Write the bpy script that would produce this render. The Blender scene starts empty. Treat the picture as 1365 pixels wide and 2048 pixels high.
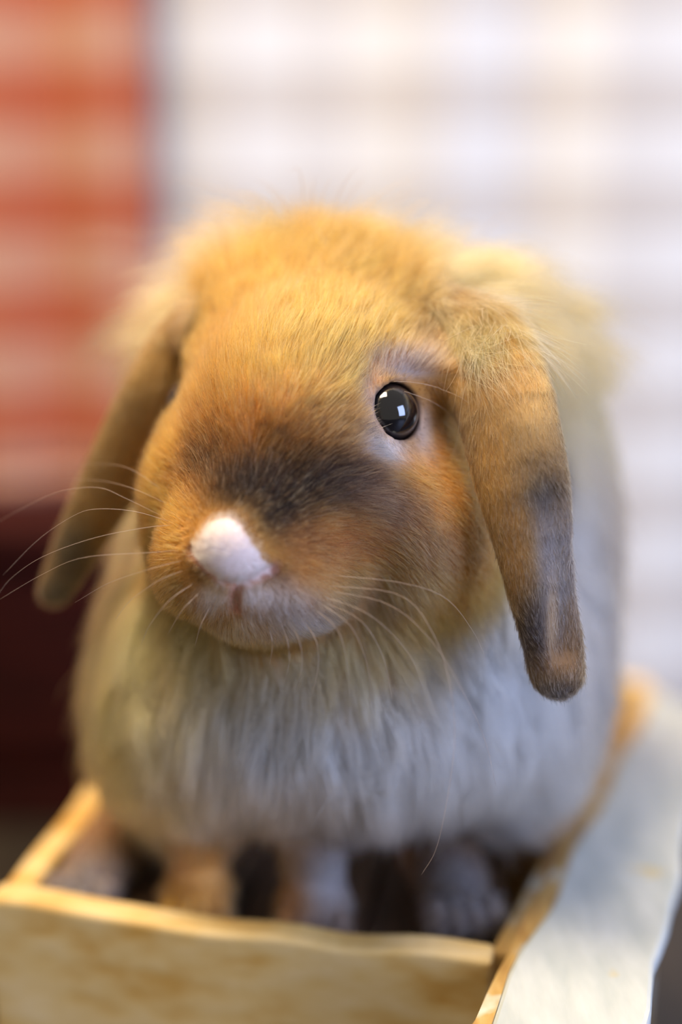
import bpy, math
import numpy as np
from mathutils import Vector, Matrix

# ------------------------------------------------------------------ camera, world, lights, exposure
sc = bpy.context.scene
COL = sc.collection
rng = np.random.default_rng(7)
W, H = 1365.0, 2048.0
PITCH = math.radians(15.0)
LENS, SENS = 50.0, 36.0
FPX = LENS / SENS * H                 # focal length in pixels
DF = 0.512                            # focus distance
CAMZ = 0.544
CAM = np.array([0.0, 0.0, CAMZ])
RIGHT = np.array([1.0, 0.0, 0.0])
UP = np.array([0.0, math.sin(PITCH), math.cos(PITCH)])
FWD = np.array([0.0, math.cos(PITCH), -math.sin(PITCH)])

cd = bpy.data.cameras.new('camera')
cam = bpy.data.objects.new('camera', cd)
COL.objects.link(cam)
cam.location = CAM
cam.rotation_euler = (math.pi / 2 - PITCH, 0, 0)
cd.sensor_fit = 'VERTICAL'
cd.sensor_height = SENS
cd.sensor_width = 24.0
cd.lens = LENS
cd.clip_start = 0.02
cd.dof.use_dof = True
cd.dof.focus_distance = DF
cd.dof.aperture_fstop = 1.4
sc.camera = cam

sc.view_settings.view_transform = 'Standard'
sc.view_settings.look = 'None'
sc.view_settings.gamma = 1.0
sc.view_settings.use_curve_mapping = False
sc.view_settings.exposure = 0.25

sc.cycles.adaptive_threshold = 0.06
sc.cycles.max_bounces = 7
sc.cycles.transmission_bounces = 7
sc.cycles.diffuse_bounces = 3
sc.cycles.glossy_bounces = 3

world = bpy.data.worlds.new('world')
sc.world = world
world.use_nodes = True
bg = world.node_tree.nodes['Background']
bg.inputs[0].default_value = (1.0, 0.90, 0.76, 1)
bg.inputs[1].default_value = 0.32


def area_light(name, loc, target, size, power, color):
    l = bpy.data.lights.new(name, 'AREA')
    l.shape = 'RECTANGLE'
    l.size, l.size_y = size
    l.energy = power
    l.color = color
    o = bpy.data.objects.new(name, l)
    COL.objects.link(o)
    o.location = loc
    o.rotation_euler = (Vector(target) - Vector(loc)).to_track_quat('-Z', 'Y').to_euler()
    return o


# the photograph's two sources: a window (blue reflection in the eye) beyond the camera's right shoulder, and the room's warm ceiling lamp
area_light('window_right_offscreen', (1.75, -0.75, 1.05), (0.05, 0.6, 0.3), (1.0, 1.3), 52, (0.47, 0.60, 1.0))
area_light('ceiling_lamp_offscreen', (-0.5, 0.5, 2.3), (-0.5, 0.5, 0.0), (0.7, 0.7), 62, (1.0, 0.83, 0.60))


# ------------------------------------------------------------------ helpers
def cam_pt(px, py, d):
    """Point on the camera-space axes (x right, y up, z forward, metres); d is millimetres behind the focus plane."""
    z = DF + d * 0.001
    return np.array([(px - W / 2) / FPX * z, -(py - H / 2) / FPX * z, z])


def to_world(p):
    p = np.asarray(p)
    return CAM + p[..., 0:1] * RIGHT + p[..., 1:2] * UP + p[..., 2:3] * FWD


def dir_world(p):
    p = np.asarray(p)
    return p[..., 0:1] * RIGHT + p[..., 1:2] * UP + p[..., 2:3] * FWD


def WP(px, py, d):
    return to_world(cam_pt(px, py, d))


def on_plane(px, py, axis, value):
    r = (px - W / 2) / FPX * RIGHT - (py - H / 2) / FPX * UP + FWD
    return CAM + r * ((value - CAM[axis]) / r[axis])


def srgb(r, g, b):
    c = np.array([r, g, b], float) / 255.0
    return np.where(c <= 0.04045, c / 12.92, ((c + 0.055) / 1.055) ** 2.4)


def link(o, parent=None):
    COL.objects.link(o)
    if parent is not None:
        o.parent = parent
    return o


def empty(name, loc, label, cat, group=None):
    o = bpy.data.objects.new(name, None)
    COL.objects.link(o)
    o.location = loc
    o.empty_display_size = 0.02
    tag(o, label, cat, group)
    return o


def tag(o, label=None, cat=None, group=None, kind=None):
    if label: o['label'] = label
    if cat: o['category'] = cat
    if group: o['group'] = group
    if kind: o['kind'] = kind
    return o


def mesh_obj(name, verts, faces, mat, parent=None, smooth=False):
    """verts in world space; stored relative to the parent."""
    v = np.asarray(verts, float)
    if parent is not None:
        v = v - np.array(parent.location)
    me = bpy.data.meshes.new(name)
    me.from_pydata(v.tolist(), [], [list(map(int, f)) for f in faces])
    me.validate()
    me.update()
    if smooth:
        me.polygons.foreach_set('use_smooth', [True] * len(me.polygons))
    me.materials.append(mat)
    return link(bpy.data.objects.new(name, me), parent)


def hash3(ix, iy, iz, seed):
    n = (ix * 374761393 + iy * 668265263 + iz * 2147483647 + seed * 974711) & 0xFFFFFFFF
    n = ((n ^ (n >> 13)) * 1274126177) & 0xFFFFFFFF
    n = n ^ (n >> 16)
    return (n & 0xFFFF) / 65535.0


def vnoise(p, scale, seed=0):
    """Value noise in -1..1 at points p (N,3)."""
    q = p / scale
    i = np.floor(q).astype(np.int64)
    f = q - i
    f = f * f * (3 - 2 * f)
    out = 0
    for dx in (0, 1):
        wx = f[:, 0] if dx else 1 - f[:, 0]
        for dy in (0, 1):
            wy = f[:, 1] if dy else 1 - f[:, 1]
            for dz in (0, 1):
                wz = f[:, 2] if dz else 1 - f[:, 2]
                out = out + wx * wy * wz * hash3(i[:, 0] + dx, i[:, 1] + dy, i[:, 2] + dz, seed)
    return out * 2 - 1


def vnoise3(p, scale, seed=0):
    return np.stack([vnoise(p, scale, seed + k * 17) for k in range(3)], 1)


def norm(v):
    return v / np.maximum(np.linalg.norm(v, axis=-1, keepdims=True), 1e-9)


# ------------------------------------------------------------------ materials
def new_mat(name):
    m = bpy.data.materials.new(name)
    m.use_nodes = True
    nt = m.node_tree
    return m, nt, nt.nodes['Principled BSDF']


def plain(name, rgb, rough=0.6, spec=0.3):
    m, nt, b = new_mat(name)
    b.inputs['Base Color'].default_value = (*rgb, 1)
    b.inputs['Roughness'].default_value = rough
    b.inputs['Specular IOR Level'].default_value = spec
    return m


def wood(name, base, dark, light, scale=(6, 40, 40), chips=None, rough=0.65, chip_amt=0.5):
    """Streaky wood; chips = colour of paint flakes or bare patches showing through."""
    m, nt, b = new_mat(name)
    N, L = nt.nodes, nt.links
    tc = N.new('ShaderNodeTexCoord')
    mp = N.new('ShaderNodeMapping')
    mp.inputs['Scale'].default_value = scale
    L.new(tc.outputs['Object'], mp.inputs[0])
    n1 = N.new('ShaderNodeTexNoise')
    n1.inputs['Scale'].default_value = 3.0
    n1.inputs['Detail'].default_value = 6
    L.new(mp.outputs[0], n1.inputs['Vector'])
    r1 = N.new('ShaderNodeValToRGB')
    r1.color_ramp.elements[0].position = 0.3
    r1.color_ramp.elements[0].color = (*dark, 1)
    r1.color_ramp.elements[1].position = 0.72
    r1.color_ramp.elements[1].color = (*light, 1)
    e = r1.color_ramp.elements.new(0.5)
    e.color = (*base, 1)
    L.new(n1.outputs['Fac'], r1.inputs[0])
    col = r1.outputs[0]
    if chips is not None:
        n2 = N.new('ShaderNodeTexNoise')
        n2.inputs['Scale'].default_value = 38.0
        n2.inputs['Detail'].default_value = 3
        L.new(tc.outputs['Object'], n2.inputs['Vector'])
        r2 = N.new('ShaderNodeValToRGB')
        r2.color_ramp.elements[0].position = chip_amt
        r2.color_ramp.elements[0].color = (0, 0, 0, 1)
        r2.color_ramp.elements[1].position = chip_amt + 0.1
        r2.color_ramp.elements[1].color = (1, 1, 1, 1)
        L.new(n2.outputs['Fac'], r2.inputs[0])
        mx = N.new('ShaderNodeMixRGB')
        mx.inputs[2].default_value = (*chips, 1)
        L.new(r2.outputs[0], mx.inputs[0])
        L.new(col, mx.inputs[1])
        col = mx.outputs[0]
    L.new(col, b.inputs['Base Color'])
    b.inputs['Roughness'].default_value = rough
    bp = N.new('ShaderNodeBump')
    bp.inputs['Strength'].default_value = 0.25
    bp.inputs['Distance'].default_value = 0.002
    L.new(n1.outputs['Fac'], bp.inputs['Height'])
    L.new(bp.outputs[0], b.inputs['Normal'])
    return m


def checked_cloth(name, base, weft, warp, thread, cell, off=(0.0, 0.0), fine=0.0):
    """Gingham weave: horizontal and vertical stripes of width cell multiply the base colour. UV in metres."""
    m, nt, b = new_mat(name)
    N, L = nt.nodes, nt.links
    uv = N.new('ShaderNodeUVMap')
    uv.uv_map = 'UVMap'
    sp = N.new('ShaderNodeSeparateXYZ')
    L.new(uv.outputs[0], sp.inputs[0])

    def mth(op, a, b_=None):
        n = N.new('ShaderNodeMath')
        n.operation = op
        for k, v in enumerate((a, b_)):
            if v is None:
                continue
            if isinstance(v, (int, float)):
                n.inputs[k].default_value = v
            else:
                L.new(v, n.inputs[k])
        return n.outputs[0]

    def stripe(src, period, offset, duty=0.5):
        a = mth('ADD', src, offset)
        a = mth('DIVIDE', a, period)
        a = mth('FRACT', a)
        return mth('LESS_THAN', a, duty)

    col = None
    def mul(prev, fac, c):
        mx = N.new('ShaderNodeMixRGB')
        mx.blend_type = 'MULTIPLY'
        L.new(fac, mx.inputs[0])
        if prev is None:
            mx.inputs[1].default_value = (*base, 1)
        else:
            L.new(prev, mx.inputs[1])
        mx.inputs[2].default_value = (*c, 1)
        return mx.outputs[0]
    col = mul(None, stripe(sp.outputs[1], cell * 2, off[1]), weft)
    col = mul(col, stripe(sp.outputs[0], cell * 2, off[0]), warp)
    col = mul(col, stripe(sp.outputs[0], cell, off[0], 0.09), thread)
    if fine:
        col = mul(col, stripe(sp.outputs[0], fine, 0.0, 0.35), thread)
    L.new(col, b.inputs['Base Color'])
    b.inputs['Roughness'].default_value = 0.9
    b.inputs['Specular IOR Level'].default_value = 0.1
    return m


M_FRONT = wood('honey_wood', srgb(212, 178, 112), srgb(194, 146, 64), srgb(220, 192, 138), (10, 22, 26))
M_WHITE = wood('white_washed_wood', srgb(186, 190, 186), srgb(172, 178, 175), srgb(200, 203, 199), (30, 8, 30), chips=srgb(192, 178, 138), chip_amt=0.66)
M_EDGE = wood('bare_wood_edge', srgb(196, 158, 92), srgb(150, 106, 50), srgb(216, 190, 140), (30, 6, 30), chips=srgb(214, 214, 200), chip_amt=0.56)
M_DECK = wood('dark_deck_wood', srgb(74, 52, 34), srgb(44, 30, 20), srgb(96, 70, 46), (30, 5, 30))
M_FLOOR = wood('dark_floor_wood', srgb(44, 36, 28), srgb(30, 24, 20), srgb(56, 46, 36), (10, 2, 10), rough=0.5)
M_CHEST = wood('dark_red_wood', srgb(52, 14, 10), srgb(32, 8, 6), srgb(64, 20, 13), (4, 30, 30), rough=0.85)
M_CHEST.node_tree.nodes['Principled BSDF'].inputs['Specular IOR Level'].default_value = 0.15
M_WALL = plain('cream_plaster', srgb(236, 228, 212), 0.9)
M_RED = checked_cloth('terracotta_check', srgb(202, 154, 128), srgb(238, 184, 164), srgb(250, 240, 235), srgb(250, 228, 214), 0.0435, (0.0, 0.0), 0.009)
M_PALE = checked_cloth('pale_check', srgb(238, 236, 230), srgb(234, 229, 225), srgb(247, 246, 246), srgb(252, 242, 236), 0.0435, (0.0, 0.0))
M_BRASS = plain('dull_brass', srgb(120, 90, 50), 0.4)
M_ROD = plain('black_rod', srgb(30, 28, 26), 0.5)

# ------------------------------------------------------------------ room shell
DECK_Z = CAMZ - 0.326
RIM_Z = CAMZ - 0.309
BACK_Y = 1.22


def box_verts(x0, x1, y0, y1, z0, z1):
    return [(x, y, z) for x in (x0, x1) for y in (y0, y1) for z in (z0, z1)]


BOX_F = [(0, 1, 3, 2), (4, 6, 7, 5), (0, 4, 5, 1), (2, 3, 7, 6), (0, 2, 6, 4), (1, 5, 7, 3)]


def bevel_mod(o, w, seg=2):
    md = o.modifiers.new('bevel', 'BEVEL')
    md.width = w
    md.segments = seg
    return o


floor = mesh_obj('floor', [(-2.2, -1.6, -0.02), (2.2, -1.6, -0.02), (2.2, BACK_Y + .15, -0.02), (-2.2, BACK_Y + .15, -0.02)], [(0, 1, 2, 3)], M_FLOOR)
tag(floor, kind='structure')
nb = 0
for k in range(13):                                           # floorboards near the view, running away from the camera
    x0 = -0.78 + k * 0.12
    o = mesh_obj('floorboard', box_verts(x0 + 0.0015, x0 + 0.1185, -0.2, BACK_Y + 0.05, -0.02, 0.0 - 0.001 * (k % 2)), BOX_F, M_FLOOR, floor)
wall = mesh_obj('wall_back', box_verts(-2.2, 2.2, BACK_Y + 0.08, BACK_Y + 0.2, -0.02, 2.3), BOX_F, M_WALL)
tag(wall, kind='structure')

# ------------------------------------------------------------------ curtains
def curtain(name, x0, x1, z0, z1, y, mat, label, fold_w, fold_d, seed, zoff=0.0, uoff=0.0):
    nx, nz = int((x1 - x0) / 0.006) + 1, 40
    xs = np.linspace(x0, x1, nx)
    zs = np.linspace(z1, z0, nz)
    verts, uvs = [], []
    r = np.random.default_rng(seed)
    ph = r.uniform(0, 6.28, 3)
    for j, z in enumerate(zs):
        t = j / (nz - 1)
        amp = fold_d * (0.75 + 0.35 * t)
        yy = y + amp * (np.sin(xs / fold_w * 6.283 + ph[0] + 0.5 * np.sin(xs * 9 + ph[1])) + 0.35 * np.sin(xs / fold_w * 9.1 + ph[2] + t))
        for i in range(nx):
            verts.append((xs[i], yy[i], z))
            uvs.append((xs[i] + uoff, z + zoff))
    faces = [(j * nx + i, j * nx + i + 1, (j + 1) * nx + i + 1, (j + 1) * nx + i) for j in range(nz - 1) for i in range(nx - 1)]
    root = empty(name, ((x0 + x1) / 2, y, z0), label, 'curtain')
    o = mesh_obj('cloth', verts, faces, mat, root, True)
    lay = o.data.uv_layers.new(name='UVMap')
    li = np.zeros(len(o.data.loops), int)
    o.data.loops.foreach_get('vertex_index', li)
    lay.data.foreach_set('uv', np.array(uvs)[li].ravel())
    sm = o.modifiers.new('thickness', 'SOLIDIFY')
    sm.thickness = 0.0015
    # hem strip along the lower edge
    hv, hf = [], []
    base = (nz - 1) * nx
    for i in range(nx):
        vx, vy, vz = verts[base + i]
        hv += [(vx, vy - 0.0022, vz), (vx, vy - 0.0022, vz + 0.018), (vx, vy + 0.0022, vz + 0.018), (vx, vy + 0.0022, vz)]
    for i in range(nx - 1):
        for k in range(4):
            hf.append((i * 4 + k, i * 4 + (k + 1) % 4, i * 4 + 4 + (k + 1) % 4, i * 4 + 4 + k))
    h = mesh_obj('hem', hv, hf, mat, root, True)
    lay = h.data.uv_layers.new(name='UVMap')
    li = np.zeros(len(h.data.loops), int)
    h.data.loops.foreach_get('vertex_index', li)
    hu = np.array([(v[0] + uoff, v[2] + zoff) for v in hv])
    lay.data.foreach_set('uv', hu[li].ravel())
    return root


RED_Y = BACK_Y - 0.04
hem_z = on_plane(0, 985, 1, RED_Y)[2]
red_r = on_plane(305, 300, 1, RED_Y)[0]
row_z = on_plane(600, 250, 1, BACK_Y)[2]
col_x = on_plane(1215, 300, 1, BACK_Y)[0]
curtain('checked_curtain', -1.1, red_r, hem_z, 1.62, RED_Y, M_RED, 'terracotta red checked curtain hanging above the dark red chest', 0.11, 0.008, 1,
        zoff=-(row_z) + 0.0, uoff=0.0)
curtain('checked_curtain', red_r - 0.25, 1.15, 0.004, 1.62, BACK_Y, M_PALE, 'pale white checked curtain hanging nearly to the floor', 0.16, 0.006, 2,
        zoff=-(row_z), uoff=-col_x)

# curtain rod on the wall, above the view
def tube(path, radii, sides=8):
    path = np.asarray(path, float)
    n = len(path)
    tg = norm(np.gradient(path, axis=0))
    ref = np.array([0.0, 0.0, 1.0]) if abs(tg[0][2]) < 0.9 else np.array([1.0, 0.0, 0.0])
    a = norm(np.cross(tg, ref))
    b = np.cross(tg, a)
    ang = np.linspace(0, 2 * math.pi, sides, endpoint=False)
    v = path[:, None, :] + (np.cos(ang)[None, :, None] * a[:, None, :] + np.sin(ang)[None, :, None] * b[:, None, :]) * np.asarray(radii)[:, None, None]
    v = v.reshape(-1, 3)
    f = [(i * sides + k, i * sides + (k + 1) % sides, (i + 1) * sides + (k + 1) % sides, (i + 1) * sides + k) for i in range(n - 1) for k in range(sides)]
    f.append(tuple(range(sides - 1, -1, -1)))
    f.append(tuple((n - 1) * sides + k for k in range(sides)))
    return v, f


rod_root = empty('curtain_rod', (0, BACK_Y - 0.02, 1.63), 'black curtain rod on the wall carrying both checked curtains', 'rod')
v, f = tube([(-1.2, BACK_Y - 0.02, 1.63), (0, BACK_Y - 0.02, 1.63), (1.2, BACK_Y - 0.02, 1.63)], [0.009] * 3, 12)
mesh_obj('pole', v, f, M_ROD, rod_root, True)
for x in (-1.1, 0.0, 1.1):
    v, f = tube([(x, BACK_Y - 0.02, 1.63), (x, BACK_Y + 0.03, 1.645), (x, BACK_Y + 0.085, 1.645)], [0.006] * 3, 8)
    mesh_obj('bracket', v, f, M_ROD, rod_root, True)

# ------------------------------------------------------------------ dark red chest below the terracotta curtain
cx1 = on_plane(520, 1200, 1, 1.06)[0]
chest = empty('wooden_chest', (-0.55, 1.10, 0.0), 'dark red wooden chest standing below the terracotta checked curtain', 'chest')
ctop = hem_z + 0.006
bevel_mod(mesh_obj('body', box_verts(-1.05, cx1 - 0.01, 1.055, 1.16, 0.03, ctop - 0.02), BOX_F, M_CHEST, chest), 0.003)
bevel_mod(mesh_obj('lid', box_verts(-1.07, cx1, 1.04, 1.165, ctop - 0.0195, ctop), BOX_F, M_CHEST, chest), 0.004)
bevel_mod(mesh_obj('plinth', box_verts(-1.06, cx1 - 0.004, 1.045, 1.162, 0.0, 0.034), BOX_F, M_CHEST, chest), 0.003)
pw = (cx1 - 0.03 + 1.03) / 3
for k in range(3):
    x0 = -1.03 + k * pw + 0.012
    bevel_mod(mesh_obj('front_panel', box_verts(x0, x0 + pw - 0.024, 1.0475, 1.056, 0.06, ctop - 0.04), BOX_F, M_CHEST, chest), 0.003)

# ------------------------------------------------------------------ wooden crate the rabbit sits on
P0 = on_plane(-140, 1800, 2, RIM_Z)
A0 = on_plane(0, 1815, 2, RIM_Z)
A1 = on_plane(985, 1922, 2, RIM_Z)
u = (A1 - A0) / np.linalg.norm(A1 - A0)           # along the front board, to the right
v_ = np.array([-u[1], u[0], 0.0])                 # away from the camera
crate = empty('wooden_crate', tuple((A0 + A1) / 2 * np.array([1, 1, 0])), 'shallow wooden crate with honey front board and white-washed side plank', 'crate')
C0 = A0 - u * 0.006
LEN = np.linalg.norm(A1 - C0)
DEP = 0.295


def plank(name, o, ax, length, across, width, z0, z1, mat, wob=0.0, seed=0, n=24, waves=None):
    """Board from corner o along ax, extending across by width, from z0 up to z1, with a hand-worn wavy top."""
    r = np.random.default_rng(seed)
    ph = r.uniform(0, 6.28, 6)
    vs, fs = [], []
    for i in range(n + 1):
        s = length * i / n
        t = i / n
        w = wob * (math.sin(t * 9 + ph[0]) + 0.6 * math.sin(t * 21 + ph[1]))
        if waves is not None:
            w += waves(t)
        w2 = wob * 0.5 * (math.sin(t * 13 + ph[2]) + 0.6 * math.sin(t * 27 + ph[3]))
        p = o + ax * s
        for a, z in ((w2, z0), (width + w2, z0), (width + w2, z1 + w), (w2, z1 + w)):
            q = p + across * a
            vs.append((q[0], q[1], z))
    for i in range(n):
        for k in range(4):
            fs.append((i * 4 + k, i * 4 + (k + 1) % 4, i * 4 + 4 + (k + 1) % 4, i * 4 + 4 + k))
    fs.append((3, 2, 1, 0))
    fs.append(tuple(n * 4 + k for k in range(4)))
    o_ = mesh_obj(name, vs, fs, mat, crate, False)
    bevel_mod(o_, 0.0025, 3)
    return o_


plank('front_board', C0, u, LEN, v_, 0.014, RIM_Z - 0.105, RIM_Z, M_FRONT, 0.0007, 3,
      waves=lambda t: 0.0035 * math.exp(-((t - 0.06) / 0.14) ** 2) - 0.0025 * math.exp(-((t - 0.72) / 0.10) ** 2))
plank('front_board', C0, u, LEN, v_, 0.014, 0.0, RIM_Z - 0.112, M_FRONT, 0.0008, 5)
# left side board
plank('side_board', C0 + v_ * 0.0138, v_, DEP, u, 0.013, 0.0, RIM_Z + 0.001, M_FRONT, 0.0008, 7)
# right side board runs under the white plank, at the plank's angle
ZW = RIM_Z + 0.004
a = on_plane(1005, 1915, 2, ZW); b = on_plane(1300, 1370, 2, ZW)
c = on_plane(1278, 2120, 2, ZW); d = on_plane(1425, 1440, 2, ZW)
dirL = (b - a) / np.linalg.norm(b - a); dirR = (d - c) / np.linalg.norm(d - c)
SK = (dirL @ u) / (dirL @ v_)                      # how far the side swings out per metre of depth
perp = np.array([dirL[1], -dirL[0], 0.0])
Q0 = C0 + u * (LEN - 0.002) + v_ * 0.0138
plank('side_board', Q0, dirL, DEP / (dirL @ v_), perp, 0.013, 0.0, ZW - 0.0075, M_EDGE, 0.0, 9)
# back board
plank('back_board', C0 + v_ * (0.0135 + DEP), u, LEN + SK * DEP + 0.004, v_, 0.014, 0.0, RIM_Z - 0.004, M_FRONT, 0.0004, 8)
# deck boards; those beyond the front board start where the slanting side lets them
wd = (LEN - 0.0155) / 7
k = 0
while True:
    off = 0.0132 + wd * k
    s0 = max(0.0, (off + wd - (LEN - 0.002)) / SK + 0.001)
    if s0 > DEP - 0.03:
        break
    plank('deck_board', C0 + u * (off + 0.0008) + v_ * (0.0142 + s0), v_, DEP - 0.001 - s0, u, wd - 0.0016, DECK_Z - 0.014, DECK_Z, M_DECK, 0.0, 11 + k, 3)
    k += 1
# white-washed plank along the right side, bare wood along its inner edge
a0 = a - dirL * 0.055; c0 = c - dirR * 0.03
nseg = 22
vs, fs = [], []
ev, ef = [], []
rr = np.random.default_rng(4)
for i in range(nseg + 1):
    t = i / nseg
    pl = a0 + (b - a0) * t
    pr = c0 + (d - c0) * t
    ac = norm(pr - pl)
    wob = 0.0012 * math.sin(t * 17) + 0.0008 * math.sin(t * 41)
    ew = 0.0065 + 0.002 * math.sin(t * 23 + 1)
    for q, z in ((pl + ac * (ew), ZW), (pr + ac * wob, ZW), (pr + ac * wob, ZW - 0.008), (pl + ac * ew, ZW - 0.008)):
        vs.append((q[0], q[1], z))
    for q, z in ((pl + ac * wob, ZW - 0.0018), (pl + ac * (ew + 0.0004), ZW + 0.0002), (pl + ac * (ew + 0.0004), ZW - 0.008), (pl + ac * wob, ZW - 0.008)):
        ev.append((q[0], q[1], z))
for i in range(nseg):
    for k in range(4):
        q = (i * 4 + k, i * 4 + (k + 1) % 4, i * 4 + 4 + (k + 1) % 4, i * 4 + 4 + k)
        fs.append(q); ef.append(q)
for ff in (fs, ef):
    ff.append((3, 2, 1, 0)); ff.append(tuple(nseg * 4 + k for k in range(4)))
wp = mesh_obj('side_plank', vs, fs, M_WHITE, crate)
wp['label'] = 'white-washed side plank with worn paint'
bevel_mod(wp, 0.002, 2)
we = mesh_obj('bare_edge', ev, ef, M_EDGE, wp)
we.location = -np.array(wp.location)
me = we.data
me.transform(Matrix.Translation(-Vector(crate.location) + Vector(wp.location)))
we.location = (0, 0, 0)

# ------------------------------------------------------------------ rabbit: smooth implicit body (camera axes, metres)
MM = 0.001


def rot(rx=0, ry=0, rz=0):
    return np.array(Matrix.Rotation(math.radians(rz), 3, 'Z') @ Matrix.Rotation(math.radians(ry), 3, 'Y') @ Matrix.Rotation(math.radians(rx), 3, 'X'))


def ell(p, c, r, R=None):
    q = p - c
    if R is not None:
        q = q @ R                     # into the ellipsoid's own axes
    r = np.array(r) * MM
    k0 = np.linalg.norm(q / r, axis=1)
    k1 = np.linalg.norm(q / (r * r), axis=1)
    return np.where(k1 > 1e-9, k0 * (k0 - 1) / np.maximum(k1, 1e-9), -r.min())


def smin(a, b, k):
    h = np.clip(0.5 + 0.5 * (b - a) / k, 0, 1)
    return b + (a - b) * h - k * h * (1 - h)


def smax(a, b, k):
    return -smin(-a, -b, k)


def strip(p, pts, hw, th, nrm):
    """Flat tapering ribbon with elliptic section along a polyline (ear): nearest point on the path, then one smooth section."""
    best = np.full(len(p), 1e9)
    out = np.full(len(p), 1e9)
    for i in range(len(pts) - 1):
        a, b = pts[i], pts[i + 1]
        ab = b - a
        L2 = ab @ ab
        t = np.clip(((p - a) @ ab) / L2, 0, 1)
        q = p - a - t[:, None] * ab
        dd = np.einsum('ij,ij->i', q, q)
        m = dd < best
        if not m.any():
            continue
        best[m] = dd[m]
        ax = ab / math.sqrt(L2)
        n = norm(nrm - (nrm @ ax) * ax)
        w_ = np.cross(ax, n)
        qm, tm = q[m], t[m]
        rw = (hw[i] + (hw[i + 1] - hw[i]) * tm) * MM
        rn = (th[i] + (th[i + 1] - th[i]) * tm) * MM
        qa, qw, qn = qm @ ax, qm @ w_, qm @ n
        k0 = np.sqrt((qw / rw) ** 2 + (qn / rn) ** 2 + (qa / rw) ** 2)
        k1 = np.sqrt((qw / rw ** 2) ** 2 + (qn / rn ** 2) ** 2 + (qa / rw ** 2) ** 2)
        out[m] = np.where(k1 > 1e-9, k0 * (k0 - 1) / np.maximum(k1, 1e-9), -rn)
    return out


def spline(pts_, n):
    """Catmull-Rom through the points."""
    p = np.asarray(pts_, float)
    p = np.vstack([2 * p[0] - p[1], p, 2 * p[-1] - p[-2]])
    o_ = []
    m = len(p) - 3
    for t in np.linspace(0, m - 1e-6, n):
        i = int(t); f_ = t - i
        a, b, c_, d_ = p[i:i + 4]
        o_.append(0.5 * (2 * b + (c_ - a) * f_ + (2 * a - 5 * b + 4 * c_ - d_) * f_ ** 2 + (3 * b - a - 3 * c_ + d_) * f_ ** 3))
    return np.array(o_)


def ear_path(rows, nrm, n=16):
    """rows: centre, half width and half thickness (mm) from the root to the tip."""
    q = spline([list(c_) + [w_, t_] for c_, w_, t_ in rows], n)
    return q[:, :3], q[:, 3], q[:, 4], np.array(nrm, float)


def cone(p, a, b, r0, r1):
    ab = b - a
    t = np.clip(((p - a) @ ab) / (ab @ ab), 0, 1)
    return np.linalg.norm(p - a - t[:, None] * ab, axis=1) - (r0 + (r1 - r0) * t) * MM


C = cam_pt
HEAD = [  # centre, radii (mm), blend (mm), rotation
    (C(646, 775, 50), (50, 43, 50), 0, None),
    (C(640, 985, 42), (55, 40, 46), 22, None),
    (C(410, 1005, 40), (23, 34, 30), 14, None),
    (C(855, 1065, 38), (26, 31, 32), 16, None),
    (C(570, 900, 18), (32, 40, 30), 18, rot(0, 0, 18)),
    (C(500, 1075, 8), (27, 29, 31), 14, None),
    (C(590, 1160, 5), (20, 17, 19), 14, rot(0, 0, -12)),
    (C(395, 1140, 8), (15, 17, 16), 12, rot(0, 0, 20)),
    (C(505, 1222, 12), (16, 10, 14), 8, None),
    (C(462, 1098, -19), (11.5, 12, 8), 6, rot(-20, 0, 8)),
    (C(815, 742, 24), (22, 8, 13), 8, rot(0, 0, -8)),
    (C(735, 850, 14), (8, 22, 10), 8, rot(0, 0, -10)),
]
EAR_R = ear_path([(C(870, 640, 52), 15, 14), (C(955, 690, 30), 17, 12), (C(1003, 780, 12), 18, 9.5), (C(1030, 890, 3), 17.5, 8), (C(1055, 1010, -1), 15.8, 7),
                  (C(1080, 1150, 0), 13.2, 6), (C(1102, 1260, 3), 11.6, 5), (C(1114, 1342, 6), 10.4, 4.5)], (-0.25, 0.1, -1.0))
EAR_L = ear_path([(C(440, 630, 66), 14, 12), (C(375, 690, 72), 14, 10), (C(300, 815, 76), 14.5, 8), (C(225, 955, 78), 13, 6), (C(160, 1080, 78), 10.5, 5), (C(112, 1175, 78), 7.5, 4)],
                 (0.5, 0.05, -1.0))
EAR_GAP = [C(378, 700, 62), C(372, 790, 62), C(318, 880, 64), C(262, 985, 68), C(215, 1090, 70)]   # open space between the far ear and the cheek
EAR_G = [C(1105, 1000, -12), C(1118, 1090, -10), C(1128, 1190, -7), C(1130, 1300, -3.5)]     # channel of the ear's folded side
BODY = [
    (C(690, 1070, 160), (100, 100, 105), 0, None),
    (C(680, 1240, 85), (82, 48, 52), 35, None),
    (C(680, 1420, 90), (82, 40, 48), 30, None),
    (C(390, 1390, 130), (38, 58, 62), 30, None),
    (C(1000, 1290, 150), (42, 76, 80), 30, None),
    (C(665, 790, 105), (68, 42, 58), 30, None),
    (C(865, 815, 112), (38, 46, 50), 35, None),
    (C(950, 970, 150), (52, 68, 70), 35, None),
    (C(535, 770, 102), (24, 34, 40), 30, None),
]
FOOT = DECK_Z - 0.0


def foot_pt(px, py, lift):
    w = on_plane(px, py, 2, DECK_Z + lift)
    r = w - CAM
    return np.array([r @ RIGHT, r @ UP, r @ FWD])


up_c = np.array([0.0, math.cos(PITCH), -math.sin(PITCH)])      # world up on the camera axes
fw_c = np.array([0.0, math.sin(PITCH), math.cos(PITCH)])       # away from the camera, level
PAW_R = np.stack([np.array([1.0, 0, 0]), up_c, fw_c], 1)
pawA, pawB = foot_pt(390, 1785, 0.011), foot_pt(620, 1815, 0.011)
hindL, hindR = foot_pt(180, 1755, 0.012), foot_pt(915, 1790, 0.013)



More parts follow.
